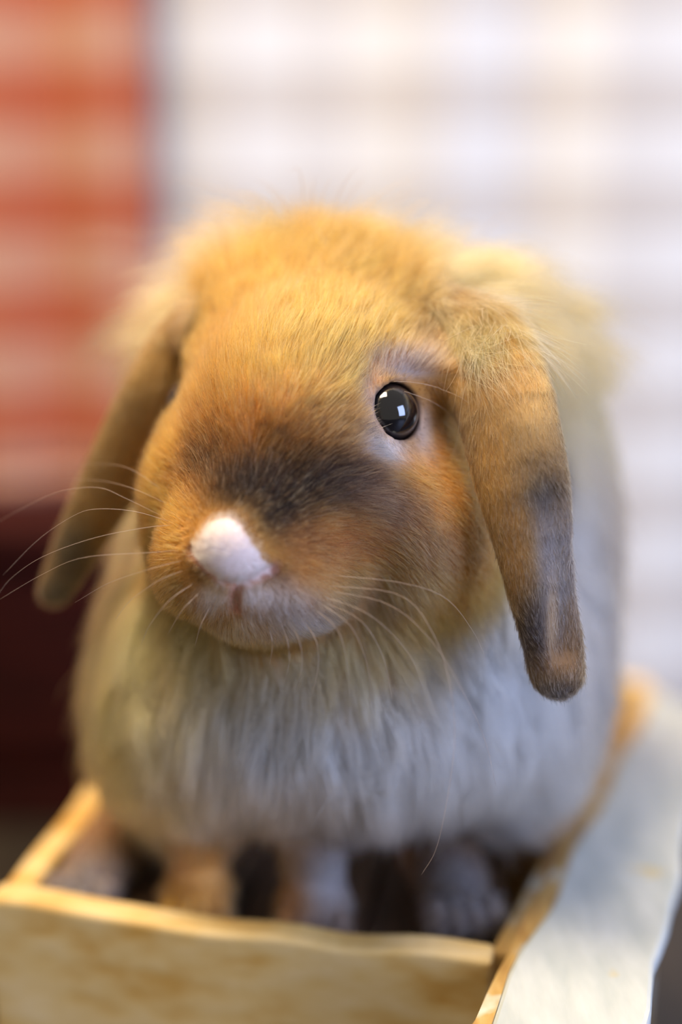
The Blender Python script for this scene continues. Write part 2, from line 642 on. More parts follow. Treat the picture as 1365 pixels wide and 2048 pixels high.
def clear_board(q, gap):
    """Slide a foot back along the deck until its toes clear the front board."""
    s = (to_world(q) - A0) @ v_ - 0.0145
    m = max(0.0, gap - s) * v_
    return q + np.array([m @ RIGHT, m @ UP, m @ FWD])


pawA, pawB, hindL, hindR = (clear_board(q, 0.0265) for q in (pawA, pawB, hindL, hindR))


def turn(yaw):
    c_, s_ = math.cos(math.radians(yaw)), math.sin(math.radians(yaw))
    x = np.array([1.0, 0, 0])
    return np.stack([x * c_ - fw_c * s_, up_c, x * s_ + fw_c * c_], 1)


def legs(p):
    d = None
    for paw, top, r0, r1 in ((pawA, C(425, 1560, 92), 19, 13), (pawB, C(620, 1560, 88), 19, 13)):
        q = cone(p, top, paw + up_c * 0.014 + fw_c * 0.006, r0, r1)
        q = smin(q, ell(p, paw, (15, 11, 19), PAW_R), 0.006)
        for k in (-1.5, -0.5, 0.5, 1.5):
            toe = paw + np.array([1.0, 0, 0]) * k * 0.0072 - fw_c * (0.016 - 0.0016 * abs(k)) - up_c * 0.003
            q = smin(q, ell(p, toe, (4.4, 6.5, 7.5), PAW_R), 0.0025)
        d = q if d is None else np.minimum(d, q)
    for paw, yaw in ((hindL, 14), (hindR, -8)):
        R = turn(yaw)
        q = ell(p, paw + R[:, 2] * 0.03, (15, 12, 48), R)
        for k in (-1.5, -0.5, 0.5, 1.5):
            toe = paw + R[:, 0] * k * 0.0075 - R[:, 2] * (0.015 - 0.002 * abs(k)) - up_c * 0.002
            q = smin(q, ell(p, toe, (4.6, 7.5, 9), R), 0.0025)
        d = np.minimum(d, q)
    return d


EYE_R = 0.0112


def head_only(p):
    h = None
    for c_, r_, k, R in HEAD:
        d = ell(p, c_, r_, R)
        h = d if h is None else smin(h, d, k * MM)
    return h


def ball(pts_, pad):
    c_ = (pts_.max(0) + pts_.min(0)) / 2
    return c_, np.linalg.norm(pts_ - c_, axis=1).max() + pad


B_ER, B_EL = ball(EAR_R[0], 0.02), ball(EAR_L[0], 0.02)
B_LG = ball(np.array([pawA, pawB, hindL, hindR, hindL + fw_c * 0.08, hindR + fw_c * 0.08, C(425, 1560, 92), C(620, 1560, 88)]), 0.022)


def bounded(fn, p, bs, margin=0.02):
    """Evaluate fn only near its bounding ball; a safe distance elsewhere."""
    d = np.linalg.norm(p - bs[0], axis=1) - bs[1]
    m = d < margin
    if m.any():
        d[m] = fn(p[m])
    return d


def groups(p):
    h = head_only(p)
    e = np.minimum(bounded(lambda q: strip(q, *EAR_R), p, B_ER), bounded(lambda q: strip(q, *EAR_L), p, B_EL))
    b = None
    for c_, r_, k, R in BODY:
        d = ell(p, c_, r_, R)
        b = d if b is None else smin(b, d, k * MM)
    return h, e, b, bounded(legs, p, B_LG)


# the eyeball sits half sunk where the line of sight meets the side of the head
def hit(px, py, fn, z0=0.40):
    """First surface point along a line of sight of the photograph."""
    r = np.array([(px - W / 2) / FPX, -(py - H / 2) / FPX, 1.0])
    z = z0
    for _ in range(90):
        d = fn((r * z)[None])[0]
        if d < 0.0002:
            break
        z += d * 0.8
        if z > 1.0:
            return None
    return r * z


def grad(p, e=0.0006, fn=None):
    g = np.stack([fn(p + np.eye(3)[k] * e) - fn(p - np.eye(3)[k] * e) for k in range(3)], 1)
    return norm(g)


_h = hit(803, 822, head_only)
EYE_C = _h - grad(_h[None], 0.002, head_only)[0] * 0.0068
# the other eye sits on the far side of the face, marched in from that side
def coat_field(p):
    h, e, b, l = groups(p)
    return smin(smin(h, smin(b, l, 0.012), 0.034), e, 0.012)


_q = cam_pt(300, 800, 55) - np.array([0.06, 0, 0])
for _ in range(80):
    _q = _q + np.array([1.0, 0, 0]) * coat_field(_q[None])[0] * 0.7
EYE2_C = _q - grad(_q[None], 0.002, coat_field)[0] * 0.0072


def eye_dist(p):
    return np.minimum(np.linalg.norm(p - EYE_C, axis=1), np.linalg.norm(p - EYE2_C, axis=1))


# nose and mouth creases (polylines just under the muzzle surface)
NOSE_V = [[(383, 1103), (410, 1140), (440, 1162), (474, 1172)], [(474, 1172), (510, 1158), (545, 1136)], [(474, 1172), (471, 1195), (474, 1222)]]


def solid(p, creases=None):
    h, e, b, l = groups(p)
    # eye sockets
    h = smax(h, -(eye_dist(p) - EYE_R - 0.0006), 0.0015)
    g = None
    for i in range(3):
        q = cone(p, EAR_G[i], EAR_G[i + 1], 5.5, 4.5)
        g = q if g is None else np.minimum(g, q)
    e = smax(e, -g, 0.007)
    d = smin(h, smin(b, l, 0.012), 0.034)
    d = smin(d, e, 0.012)
    if creases is not None:
        for poly, depth in creases:
            q = None
            for i in range(len(poly) - 1):
                s = cone(p, poly[i], poly[i + 1], depth, depth)
                q = s if q is None else np.minimum(q, s)
            d = smax(d, -q, 0.002)
    g = None
    for i in range(4):
        q = cone(p, EAR_GAP[i], EAR_GAP[i + 1], 6.5, 6.5)
        g = q if g is None else np.minimum(g, q)
    d = smax(d, -g, 0.005)
    return smax(d, -(np.linalg.norm(p - EYE2_C, axis=1) - EYE_R - 0.0006), 0.0015)


CREASE = []
for poly, dep in zip(NOSE_V, (1.5, 1.7, 1.6)):
    CREASE.append(([hit(*q, solid) + np.array([0, 0, 0.0004]) for q in poly], dep))


def S(p):
    return solid(p, CREASE)


def surface_nets(fn, lo, hi, h):
    """Blocky coarse pass, then dense samples near the surface only; naive surface nets."""
    n = np.ceil((hi - lo) / h).astype(int)
    st = 5
    nc = n // st + 2
    ax = [lo[k] + np.arange(nc[k]) * h * st for k in range(3)]
    G = np.stack(np.meshgrid(*ax, indexing='ij'), -1).reshape(-1, 3)
    fc = fn(G).reshape(nc)
    shp = tuple((nc - 1) * st + 1)
    F = np.full(shp, 1.0, np.float32)
    # fill with coarse sign
    near = np.abs(fc) < h * st * 2.2
    act = np.zeros(tuple(nc - 1), bool)
    for s in np.ndindex(2, 2, 2):
        act |= near[s[0]:nc[0] - 1 + s[0], s[1]:nc[1] - 1 + s[1], s[2]:nc[2] - 1 + s[2]]
    sgn = np.sign(fc[:-1, :-1, :-1])
    big = np.repeat(np.repeat(np.repeat(sgn, st, 0), st, 1), st, 2)
    F[:-1, :-1, :-1] = big * 0.05
    need = np.zeros(shp, bool)
    na = np.repeat(np.repeat(np.repeat(act, st, 0), st, 1), st, 2)
    for s in np.ndindex(2, 2, 2):
        need[s[0]:shp[0] - 1 + s[0], s[1]:shp[1] - 1 + s[1], s[2]:shp[2] - 1 + s[2]] |= na
    idx = np.argwhere(need)
    vals = np.empty(len(idx), np.float32)
    for i in range(0, len(idx), 200000):
        vals[i:i + 200000] = fn(lo + idx[i:i + 200000] * h)
    F[need] = vals
    inside = F < 0
    cs = tuple(np.array(shp) - 1)
    cnt = np.zeros(cs, np.int8)
    for s in np.ndindex(2, 2, 2):
        cnt += inside[s[0]:cs[0] + s[0], s[1]:cs[1] + s[1], s[2]:cs[2] + s[2]]
    cells = np.argwhere((cnt > 0) & (cnt < 8))
    vid = np.full(cs, -1, np.int64)
    vid[tuple(cells.T)] = np.arange(len(cells))
    acc = np.zeros((len(cells), 3)); num = np.zeros(len(cells))
    cor = [np.array(s) for s in np.ndindex(2, 2, 2)]
    for a in cor:
        for k in range(3):
            if a[k] == 0:
                b = a.copy(); b[k] = 1
                fa = F[tuple((cells + a).T)]; fb = F[tuple((cells + b).T)]
                m = (fa < 0) != (fb < 0)
                t = np.where(m, fa / np.where(m, fa - fb, 1), 0)
                pt = a + t[:, None] * (b - a)
                acc[m] += pt[m]; num[m] += 1
    V = lo + (cells + acc / num[:, None]) * h
    Q = []
    for k in range(3):
        i, j = (k + 1) % 3, (k + 2) % 3
        sl0 = [slice(None)] * 3; sl1 = [slice(None)] * 3
        sl0[k] = slice(0, -1); sl1[k] = slice(1, None)
        m = inside[tuple(sl0)] != inside[tuple(sl1)]
        e = np.argwhere(m)
        ok = (e[:, i] > 0) & (e[:, j] > 0) & (e[:, i] < cs[i]) & (e[:, j] < cs[j])
        e = e[ok]
        flip = inside[tuple(e.T)]
        ei = np.zeros(3, int); ei[i] = 1
        ej = np.zeros(3, int); ej[j] = 1
        q = np.stack([vid[tuple((e - ei - ej).T)], vid[tuple((e - ej).T)], vid[tuple(e.T)], vid[tuple((e - ei).T)]], 1)
        q[~flip] = q[~flip][:, ::-1]
        Q.append(q)
    return V, np.concatenate(Q)


LO = np.array([-0.165, -0.225, 0.45]); HI = np.array([0.165, 0.115, 0.815])
RV, RF = surface_nets(S, LO, HI, 0.0018)
for _ in range(1):
    dv = S(RV)
    RV = RV - grad(RV, 0.0006, S) * np.clip(dv, -0.001, 0.001)[:, None]
# soles and belly rest on the deck
wz = to_world(RV)
low = wz[:, 2] < DECK_Z
wz[low, 2] = DECK_Z
rel = wz - CAM
RV = np.stack([rel @ RIGHT, rel @ UP, rel @ FWD], 1)

# ------------------------------------------------------------------ fur colours, painted in 3-D around points of the coat
GOLD = srgb(190, 134, 64)
PAINT_HEAD = [  # (px, py), radius mm across / down, colour, strength
    ((610, 700), (30, 24), srgb(204, 146, 72), 0.8),
    ((440, 700), (16, 26), srgb(176, 120, 58), 0.6),
    ((560, 790), (12, 12), srgb(206, 144, 70), 0.6),
    ((420, 880), (16, 18), srgb(122, 80, 40), 0.8),
    ((600, 880), (24, 15), srgb(112, 76, 42), 0.8),
    ((690, 880), (12, 14), srgb(118, 86, 56), 0.6),
    ((320, 930), (10, 14), srgb(200, 136, 54), 0.8),
    ((480, 970), (27, 14), srgb(28, 18, 11), 0.98),
    ((390, 945), (12, 10), srgb(46, 30, 18), 0.9),
    ((620, 975), (25, 12), srgb(32, 22, 16), 0.96),
    ((560, 1035), (13, 10), srgb(20, 14, 11), 0.97),
    ((700, 955), (14, 9), srgb(58, 46, 42), 0.85),
    ((780, 1010), (20, 12), srgb(104, 82, 68), 0.85),
    ((880, 1080), (20, 14), srgb(136, 104, 78), 0.75),
    ((920, 960), (12, 22), srgb(184, 126, 58), 0.85),
    ((700, 1090), (16, 9), srgb(150, 92, 44), 0.95),
    ((610, 1085), (10, 7), srgb(112, 72, 40), 0.8),
    ((640, 1130), (14, 7), srgb(140, 94, 54), 0.7),
    ((770, 1165), (22, 10), srgb(166, 122, 74), 0.7),
    ((330, 1060), (16, 18), srgb(194, 132, 54), 0.9),
    ((370, 1180), (14, 10), srgb(184, 138, 78), 0.8),
    ((400, 1135), (5, 6), srgb(84, 58, 32), 0.8),
    ((552, 1150), (6, 4), srgb(92, 68, 52), 0.8),
    ((560, 1200), (13, 7), srgb(176, 158, 146), 0.85),
    ((610, 1245), (17, 7), srgb(184, 172, 168), 0.9),
    ((700, 1225), (14, 8), srgb(168, 134, 100), 0.7),
    ((470, 1250), (14, 5), srgb(190, 158, 122), 0.7),
    ((430, 1195), (6, 5), srgb(224, 208, 196), 0.95),
    ((505, 1195), (6.5, 5), srgb(232, 216, 210), 0.95),
    ((745, 830), (6, 13), srgb(164, 146, 138), 0.8),
    ((768, 893), (9, 5), srgb(184, 176, 174), 0.95),
    ((850, 860), (5, 10), srgb(176, 166, 164), 0.7),
    ((815, 738), (13, 4), srgb(156, 142, 138), 0.9),
    ((870, 700), (13, 8), srgb(100, 84, 72), 0.85),
    ((880, 640), (10, 9), srgb(150, 118, 82), 0.6),
]
PAINT_EAR = [
    ((1000, 850), (18, 22), srgb(126, 100, 66), 0.7),
    ((985, 940), (7, 20), srgb(158, 118, 64), 0.75),
    ((950, 670), (24, 17), srgb(206, 160, 92), 0.97),
    ((1060, 760), (12, 18), srgb(200, 162, 104), 0.85),
    ((1010, 760), (14, 12), srgb(168, 128, 78), 0.7),
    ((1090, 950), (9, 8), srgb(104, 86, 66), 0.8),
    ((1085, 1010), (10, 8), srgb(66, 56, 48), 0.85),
    ((1115, 1090), (8, 16), srgb(124, 118, 118), 0.85),
    ((1125, 1200), (7, 20), srgb(132, 128, 130), 0.85),
    ((1030, 1120), (6, 22), srgb(152, 114, 66), 0.8),
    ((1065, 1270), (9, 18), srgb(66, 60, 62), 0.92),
    ((1108, 1240), (2.2, 16), srgb(172, 146, 116), 0.85),
    ((1150, 1280), (4, 20), srgb(124, 102, 82), 0.7),
    ((1125, 1325), (8, 9), srgb(132, 104, 78), 0.75),
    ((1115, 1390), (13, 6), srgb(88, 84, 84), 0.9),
    ((330, 730), (16, 18), srgb(196, 154, 92), 0.9),
    ((250, 900), (14, 22), srgb(164, 128, 76), 0.8),
    ((180, 1040), (9, 16), srgb(160, 122, 66), 0.6),
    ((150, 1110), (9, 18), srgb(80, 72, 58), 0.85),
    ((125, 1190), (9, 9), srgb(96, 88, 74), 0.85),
]
PAINT_BODY = [
    ((250, 1400), (45, 70), srgb(222, 176, 104), 0.95),
    ((300, 1560), (40, 22), srgb(222, 180, 112), 0.95),
    ((380, 1330), (22, 25), srgb(208, 166, 104), 0.8),
    ((620, 1330), (50, 18), srgb(206, 154, 100), 0.85),
    ((850, 1330), (30, 20), srgb(182, 138, 78), 0.7),
    ((560, 1480), (40, 26), srgb(240, 224, 206), 0.9),
    ((480, 1590), (30, 18), srgb(238, 218, 188), 0.85),
    ((760, 1540), (50, 30), srgb(246, 240, 238), 0.95),
    ((1000, 1400), (38, 40), srgb(246, 245, 244), 1.0),
    ((1080, 1550), (34, 30), srgb(226, 223, 222), 0.9),
    ((900, 1620), (40, 16), srgb(238, 234, 236), 0.9),
    ((1150, 1100), (30, 44), srgb(230, 216, 204), 0.9),
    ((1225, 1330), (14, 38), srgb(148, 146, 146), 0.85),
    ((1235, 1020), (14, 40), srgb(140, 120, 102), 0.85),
]
PAINT_LEG = [
    ((400, 1750), (16, 30), srgb(206, 150, 84), 0.9),
    ((480, 1770), (6, 26), srgb(150, 146, 146), 0.8),
    ((330, 1820), (14, 8), srgb(206, 158, 70), 0.8),
    ((660, 1740), (14, 26), srgb(134, 132, 134), 0.9),
    ((560, 1830), (10, 12), srgb(186, 130, 74), 0.9),
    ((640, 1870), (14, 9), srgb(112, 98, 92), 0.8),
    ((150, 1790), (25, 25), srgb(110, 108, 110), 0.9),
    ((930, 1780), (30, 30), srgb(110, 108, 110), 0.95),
]


def hit_many(px, py, fn):
    r = np.stack([(px - W / 2) / FPX, -(py - H / 2) / FPX, np.ones(len(px))], 1)
    z = np.full(len(px), 0.42)
    for _ in range(60):
        d = fn(r * z[:, None])
        z = np.where(d > 0.0002, z + d * 0.85, z)
        if (z > 1.2).all() or ((d < 0.0003) | (z > 1.2)).all():
            break
    return r * z[:, None], d < 0.001


def solve_paint(lst, fn):
    out = []
    xs = np.array([q[0][0] for q in lst], float); ys = np.array([q[0][1] for q in lst], float)
    found = {}
    for k in range(0, 9):                      # where a point just misses, aim a little towards the middle
        t = k / 12
        p, ok = hit_many(xs + (690 - xs) * t, ys + (1150 - ys) * t, fn)
        for i in np.flatnonzero(ok):
            found.setdefault(i, p[i])
    for i, (_, (ra, rb), c_, s) in enumerate(lst):
        if i in found:
            out.append((found[i], ra * MM, rb * MM, c_, s))
    return out


def body_only(p):
    b = None
    for c_, r_, k, R in BODY:
        d = ell(p, c_, r_, R)
        b = d if b is None else smin(b, d, k * MM)
    return b


P_HEAD = solve_paint(PAINT_HEAD, head_only)
P_EAR = solve_paint(PAINT_EAR, lambda p: np.minimum(strip(p, *EAR_R), strip(p, *EAR_L)))
P_BODY = solve_paint(PAINT_BODY, body_only)
P_LEG = solve_paint(PAINT_LEG, legs)


def apply_paint(col, p, lst, mask):
    for c_, ra, rb, pc, s in lst:
        dx = (p[:, 0] - c_[0]) / ra
        dy = (p[:, 1] - c_[1]) / rb
        dz = (p[:, 2] - c_[2]) / max(ra, rb, 0.018)
        w = np.exp(-((dx * dx + dy * dy + 0.5 * dz * dz) ** 1.3)) * s * mask
        col += (pc - col) * w[:, None]
    return col


NOSE_POLY = np.array([(383, 1102), (408, 1062), (430, 1040), (462, 1034), (486, 1052), (505, 1090), (543, 1136), (510, 1157), (474, 1170), (440, 1160), (408, 1138)], float)
NOSE_PTS = np.array([hit(*q, solid) for q in NOSE_POLY])


def in_poly(x, y, poly):
    r = np.zeros(len(x), bool)
    j = len(poly) - 1
    for i in range(len(poly)):
        xi, yi = poly[i]; xj, yj = poly[j]
        c_ = ((yi > y) != (yj > y)) & (x < (xj - xi) * (y - yi) / (yj - yi + 1e-12) + xi)
        r ^= c_
        j = i
    return r


def nose_mask(p):
    """White patch between the nostrils, on the front of the muzzle."""
    p = p + 0.0009 * vnoise3(p, 0.0016, 41)
    return in_poly(p[:, 0], p[:, 1], NOSE_PTS[:, :2]) & (p[:, 2] < NOSE_PTS[:, 2].max() + 0.012)


def seg_dist(p, poly):
    q = None
    for i in range(len(poly) - 1):
        s = cone(p, poly[i], poly[i + 1], 0, 0)
        q = s if q is None else np.minimum(q, s)
    return q


def region_weights(p):
    h, e, b, l = groups(p)
    g = np.stack([h, e, b, l], 1)
    w = np.exp(-(g - g.min(1, keepdims=True)) / 0.0035)
    return w / w.sum(1, keepdims=True)


def coat_colour(p, w):
    col = np.zeros((len(p), 3))
    base = [GOLD, srgb(132, 106, 72), srgb(214, 164, 106), srgb(140, 106, 72)]
    cols = []
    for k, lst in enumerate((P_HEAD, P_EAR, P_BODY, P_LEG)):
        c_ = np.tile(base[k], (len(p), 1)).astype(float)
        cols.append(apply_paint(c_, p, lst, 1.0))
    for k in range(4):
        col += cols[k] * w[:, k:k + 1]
    m = nose_mask(p)
    col[m] = srgb(240, 232, 226)
    return col


# ------------------------------------------------------------------ rabbit objects
base_pt = to_world((pawA + pawB) / 2 + fw_c * 0.07)
rabbit = empty('rabbit', (float(base_pt[0]), float(base_pt[1]), DECK_Z), 'fluffy golden lop-eared rabbit with a white nose patch sitting on the crate', 'rabbit')
ROOT = np.array(rabbit.location)

m_skin, nt, b_ = new_mat('rabbit_skin')
at = nt.nodes.new('ShaderNodeAttribute')
at.attribute_name = 'coat'
nt.links.new(at.outputs['Color'], b_.inputs['Base Color'])
b_.inputs['Roughness'].default_value = 0.8
b_.inputs['Specular IOR Level'].default_value = 0.15

WV = to_world(RV)
me = bpy.data.meshes.new('body')
me.from_pydata((WV - ROOT).tolist(), [], RF.tolist())
me.update()
me.polygons.foreach_set('use_smooth', [True] * len(me.polygons))
me.materials.append(m_skin)
wv = region_weights(RV)
coat0 = coat_colour(RV, wv)
cv = coat0.copy()
nm = nose_mask(RV)
cr = np.minimum.reduce([seg_dist(RV, pl) for pl, _ in CREASE])
cleft = seg_dist(RV, CREASE[2][0])
pink = np.exp(-(cr / 0.0022) ** 2)
cv += (srgb(196, 140, 130) - cv) * pink[:, None]
cv += (srgb(190, 96, 84) - cv) * np.exp(-(cleft / 0.0014) ** 2)[:, None]
cv[nm] = cv[nm] * 0.2 + srgb(230, 206, 200) * 0.8
eyed = eye_dist(RV)
rim = np.clip(1 - (eyed - EYE_R) / 0.0022, 0, 1)
cv += (srgb(70, 58, 66) - cv) * rim[:, None]
ca = me.attributes.new('coat', 'FLOAT_COLOR', 'POINT')
ca.data.foreach_set('color', np.concatenate([cv, np.ones((len(cv), 1))], 1).astype(np.float32).ravel())
body = link(bpy.data.objects.new('body', me), rabbit)

# eyes
def uv_sphere(c_, r, nu=40, nv=24):
    vs = [c_ + np.array([0, r, 0])]
    for j in range(1, nv):
        for i in range(nu):
            a1, a2 = math.pi * j / nv, 2 * math.pi * i / nu
            vs.append(c_ + r * np.array([math.sin(a1) * math.cos(a2), math.cos(a1), math.sin(a1) * math.sin(a2)]))
    vs.append(c_ - np.array([0, r, 0]))
    fs = [(0, 1 + (i + 1) % nu, 1 + i) for i in range(nu)]
    for j in range(nv - 2):
        for i in range(nu):
            a1, b1 = 1 + j * nu + i, 1 + j * nu + (i + 1) % nu
            fs.append((a1, b1, b1 + nu, a1 + nu))
    last = len(vs) - 1
    fs += [(last, 1 + (nv - 2) * nu + i, 1 + (nv - 2) * nu + (i + 1) % nu) for i in range(nu)]
    return np.array(vs), fs


m_eye, nt, b_ = new_mat('dark_eye')
b_.inputs['Base Color'].default_value = (0.004, 0.004, 0.006, 1)
b_.inputs['Roughness'].default_value = 0.04
b_.inputs['IOR'].default_value = 1.45
b_.inputs['Coat Weight'].default_value = 1.0
b_.inputs['Coat Roughness'].default_value = 0.02
for ec in (EYE_C, EYE2_C):
    v, f = uv_sphere(ec, EYE_R)
    o = mesh_obj('eye', to_world(v), f, m_eye, rabbit, True)
    o['label'] = 'glossy black eye'

# ------------------------------------------------------------------ fur
tri = np.concatenate([RF[:, [0, 1, 2]], RF[:, [0, 2, 3]]])
ta, tb, tc_ = RV[tri[:, 0]], RV[tri[:, 1]], RV[tri[:, 2]]
tar = 0.5 * np.linalg.norm(np.cross(tb - ta, tc_ - ta), axis=1)
tcen = (ta + tb + tc_) / 3
twt = region_weights(tcen)
tn = norm(np.cross(tb - ta, tc_ - ta))
facing = np.einsum('ij,ij->i', tn, -norm(tcen))           # towards the viewer's side
side = np.clip((facing + 0.55) / 0.6, 0.12, 1.0)          # thinner coat on the far side
dens = twt @ np.array([5.5e6, 5.0e6, 0.9e6, 1.1e6]) * side   # hairs per square metre
tdeck = to_world(tcen)[:, 2] < DECK_Z + 0.003
dens[tdeck] = 0
lam = tar * dens
NH = int(lam.sum())
pick = rng.choice(len(tri), NH, p=lam / lam.sum())
r1, r2 = rng.random(NH), rng.random(NH)
fl = r1 + r2 > 1
r1[fl], r2[fl] = 1 - r1[fl], 1 - r2[fl]
root = ta[pick] + r1[:, None] * (tb - ta)[pick] + r2[:, None] * (tc_ - ta)[pick]
# creases and the eye stay bare
de = eye_dist(root)
keep = de > EYE_R + 0.0014
keep &= np.minimum.reduce([seg_dist(root, pl) for pl, _ in CREASE]) > 0.0013
root = root[keep]
NH = len(root)
pk = pick[keep]
b1, b2 = r1[keep, None], r2[keep, None]
VN = grad(RV, 0.001, S)


def lerp_tri(a):
    return a[tri[pk, 0]] * (1 - b1 - b2) + a[tri[pk, 1]] * b1 + a[tri[pk, 2]] * b2


nrm = norm(lerp_tri(VN))
w = lerp_tri(wv)
# the cheek and brow next to the ear wear short face fur, not the long ruff
shift = np.clip((0.600 - root[:, 2]) / 0.02, 0, 1) * np.clip((root[:, 1] + 0.030) / 0.01, 0, 1) * np.clip((0.060 - root[:, 1]) / 0.01, 0, 1)
mv = w[:, 2] * shift
w[:, 0] += mv
w[:, 2] -= mv
col = lerp_tri(coat0)
isn = nose_mask(root)
col[isn] = srgb(246, 242, 238)
de = eye_dist(root)

down = -up_c
nose_c = hit(470, 1110, solid) + np.array([0, 0, 0.006])
away = root - nose_c
dist_nose = np.linalg.norm(away, axis=1)
# head: from the nose back over the brow and cheeks; sideways partings over the brow
f_head = norm(away) + 0.25 * down * np.clip((root[:, 1:2] * -1 + 0.0) / 0.03, 0, 1)
near_eye = np.exp(-((de - EYE_R) / 0.008) ** 2)
f_head += 1.2 * near_eye[:, None] * norm(root - np.where((root[:, 0] > -0.03)[:, None], EYE_C, EYE2_C))
ear_d = np.minimum(strip(root, *EAR_R), strip(root, *EAR_L))
near_ear = np.exp(-(np.maximum(ear_d, 0) / 0.024) ** 2) * (root[:, 1] < 0.05)
f_head += 2.0 * near_ear[:, None] * (down + 0.3 * fw_c)
# ears: down along the ear
ear_r = strip(root, *EAR_R) < strip(root, *EAR_L)
f_ear = np.where(ear_r[:, None], norm(EAR_R[0][-1] - EAR_R[0][1]), norm(EAR_L[0][-1] - EAR_L[0][1]))
# body: down and back; over the crown it stands up
bc = BODY[0][0]
f_body = norm(root - (bc + up_c * 0.05)) * 0.5 + down * 0.9 + fw_c * 0.15
f_leg = np.tile(down * 0.8 - fw_c * 0.4, (NH, 1))
flow = f_head * w[:, 0:1] + f_ear * w[:, 1:2] + f_body * w[:, 2:3] + f_leg * w[:, 3:4]
flow += 0.5 * vnoise3(root, 0.012, 3) * (0.6 + 1.4 * w[:, 2:3]) + 0.5 * vnoise3(root, 0.03, 33) * w[:, 2:3] + 0.22 * vnoise3(root, 0.004, 9) + 0.16 * rng.normal(size=(NH, 3))
flow -= nrm * np.einsum('ij,ij->i', flow, nrm)[:, None]
flow = norm(flow)

# lengths in metres, lift away from the skin
crown = np.clip((root[:, 1] - 0.066) / 0.012, 0, 1) * np.clip((root[:, 2] - 0.535) / 0.02, 0, 1)
length = w @ np.array([0.0062, 0.0042, 0.028, 0.008])
cheek = np.clip((dist_nose - 0.035) / 0.04, 0, 1)
length += w[:, 0] * cheek * 0.006 + (w[:, 0] + w[:, 2]) * crown * 0.015
length *= np.where(isn, 0.65, 1.0) * (1 - 0.62 * near_eye)
length *= 1 - 0.62 * np.clip(near_ear * 1.4, 0, 1) * w[:, 0]
length *= np.where((dist_nose < 0.022) & ~isn, 0.62, 1.0)
length *= 0.75 + 0.5 * rng.random(NH) + 0.15 * vnoise(root, 0.01, 5)
length *= np.where(seg_dist(root, EAR_GAP) < 0.0085, 0.35, 1.0)
length *= 1 + 0.7 * crown * vnoise(root, 0.014, 61)
length *= np.where((rng.random(NH) < 0.03) & ~isn, 1.5, 1.0)
near_root = np.exp(-(np.linalg.norm(root - (EAR_R[0][2] + np.array([0, 0.004, 0])), axis=1) / 0.022) ** 2) * w[:, 1]
length += near_root * 0.013
near_crest = np.exp(-(np.linalg.norm(root - EAR_R[0][2], axis=1) / 0.022) ** 2) * (root[:, 1] > 0.040)
long_s = (near_crest > 0.25) & (rng.random(NH) < 0.10)
length = np.where(long_s, 0.020 + 0.014 * rng.random(NH), length)
lift = w @ np.array([0.42, 0.30, 0.55, 0.4]) + crown * 0.8 * (w[:, 0] + w[:, 2])
lift *= np.where(isn, 1.1, 1.0)
lift = np.clip(lift + 0.12 * rng.normal(size=NH), 0.1, 1.6)
grav = w @ np.array([0.10, 0.05, 0.45, 0.1])

NP = 5
pts = np.empty((NH, NP, 3))
pts[:, 0] = root - nrm * 0.0006
wig = 0.25 * rng.normal(size=(NH, 3))
for k in range(1, NP):
    s = k / (NP - 1)
    dr = flow + nrm * (lift * (1.15 - 0.75 * s))[:, None] + down * (grav * s)[:, None] + wig * s * 0.6
    pts[:, k] = pts[:, k - 1] + norm(dr) * (length / (NP - 1))[:, None]

# hairs that would run over the ear or the eye stay short
edge = np.minimum(np.minimum(strip(pts[:, -1], *EAR_R), strip(pts[:, -1], *EAR_L)) / 0.004, 1)
blocked = (w[:, 1] < 0.3) & (edge < 0.8) & (w[:, 0] > 0.4) & (root[:, 1] < 0.055)
tipd = np.minimum(eye_dist(pts[:, -1]), eye_dist(pts[:, 2]))
blocked |= (tipd < EYE_R + 0.002)
sc_ = np.where(blocked, 0.35, 1.0)[:, None, None]
pts = pts[:, :1] + (pts - pts[:, :1]) * sc_

# clumps: tips of neighbouring hairs lean together
cell = np.where(w[:, 2] > 0.5, 0.013, 0.0028)
jit = root + np.where(w[:, 2:3] > 0.5, 0.006, 0.0014) * vnoise3(root, 0.004, 21)
key = np.floor(jit / cell[:, None]).astype(np.int64)
kk = (((key[:, 0] + 2000) * 5000 + key[:, 1] + 2000) * 5000 + key[:, 2]) * 2 + (w[:, 2] > 0.5)
_, inv = np.unique(kk, return_inverse=True)
cnt = np.bincount(inv).astype(float)
clump = np.where(w[:, 2] > 0.5, 0.5, 0.42) * np.where(long_s, 0.2, 1.0) * (0.5 + 0.7 * rng.random(NH))
for k in range(1, NP):
    s = k / (NP - 1)
    mean = np.stack([np.bincount(inv, pts[:, k, a]) / cnt for a in range(3)], 1)[inv]
    pts[:, k] += (mean - pts[:, k]) * (clump * s ** 1.5)[:, None]
crand = rng.random(len(cnt))[inv]

# agouti colouring: each hair its own mix, clumps and single hairs vary
var = rng.random(NH)
shade = 1.0 + 0.18 * (crand - 0.5) + 0.25 * (rng.random(NH) - 0.5)
dark_tip = (var < 0.22) & ~isn & (w[:, 2] < 0.6)
strand = long_s
col[strand] = srgb(236, 204, 150)
mott = vnoise(root * np.array([1.0, 0.55, 1.0]), 0.0022, 51) * 0.5 + vnoise(root, 0.0055, 52) * 0.5
shade *= 1 + mott * np.where(isn, 0.35, w @ np.array([0.34, 0.5, 0.12, 0.2]))
col = col * shade[:, None]
col[dark_tip] *= np.array([0.42, 0.40, 0.42])
pale = (var > 0.88) & ~isn & (w[:, 2] < 0.6)
col[pale] = col[pale] * 0.6 + srgb(232, 205, 160) * 0.4
col = np.clip(col, 0.004, 0.92)

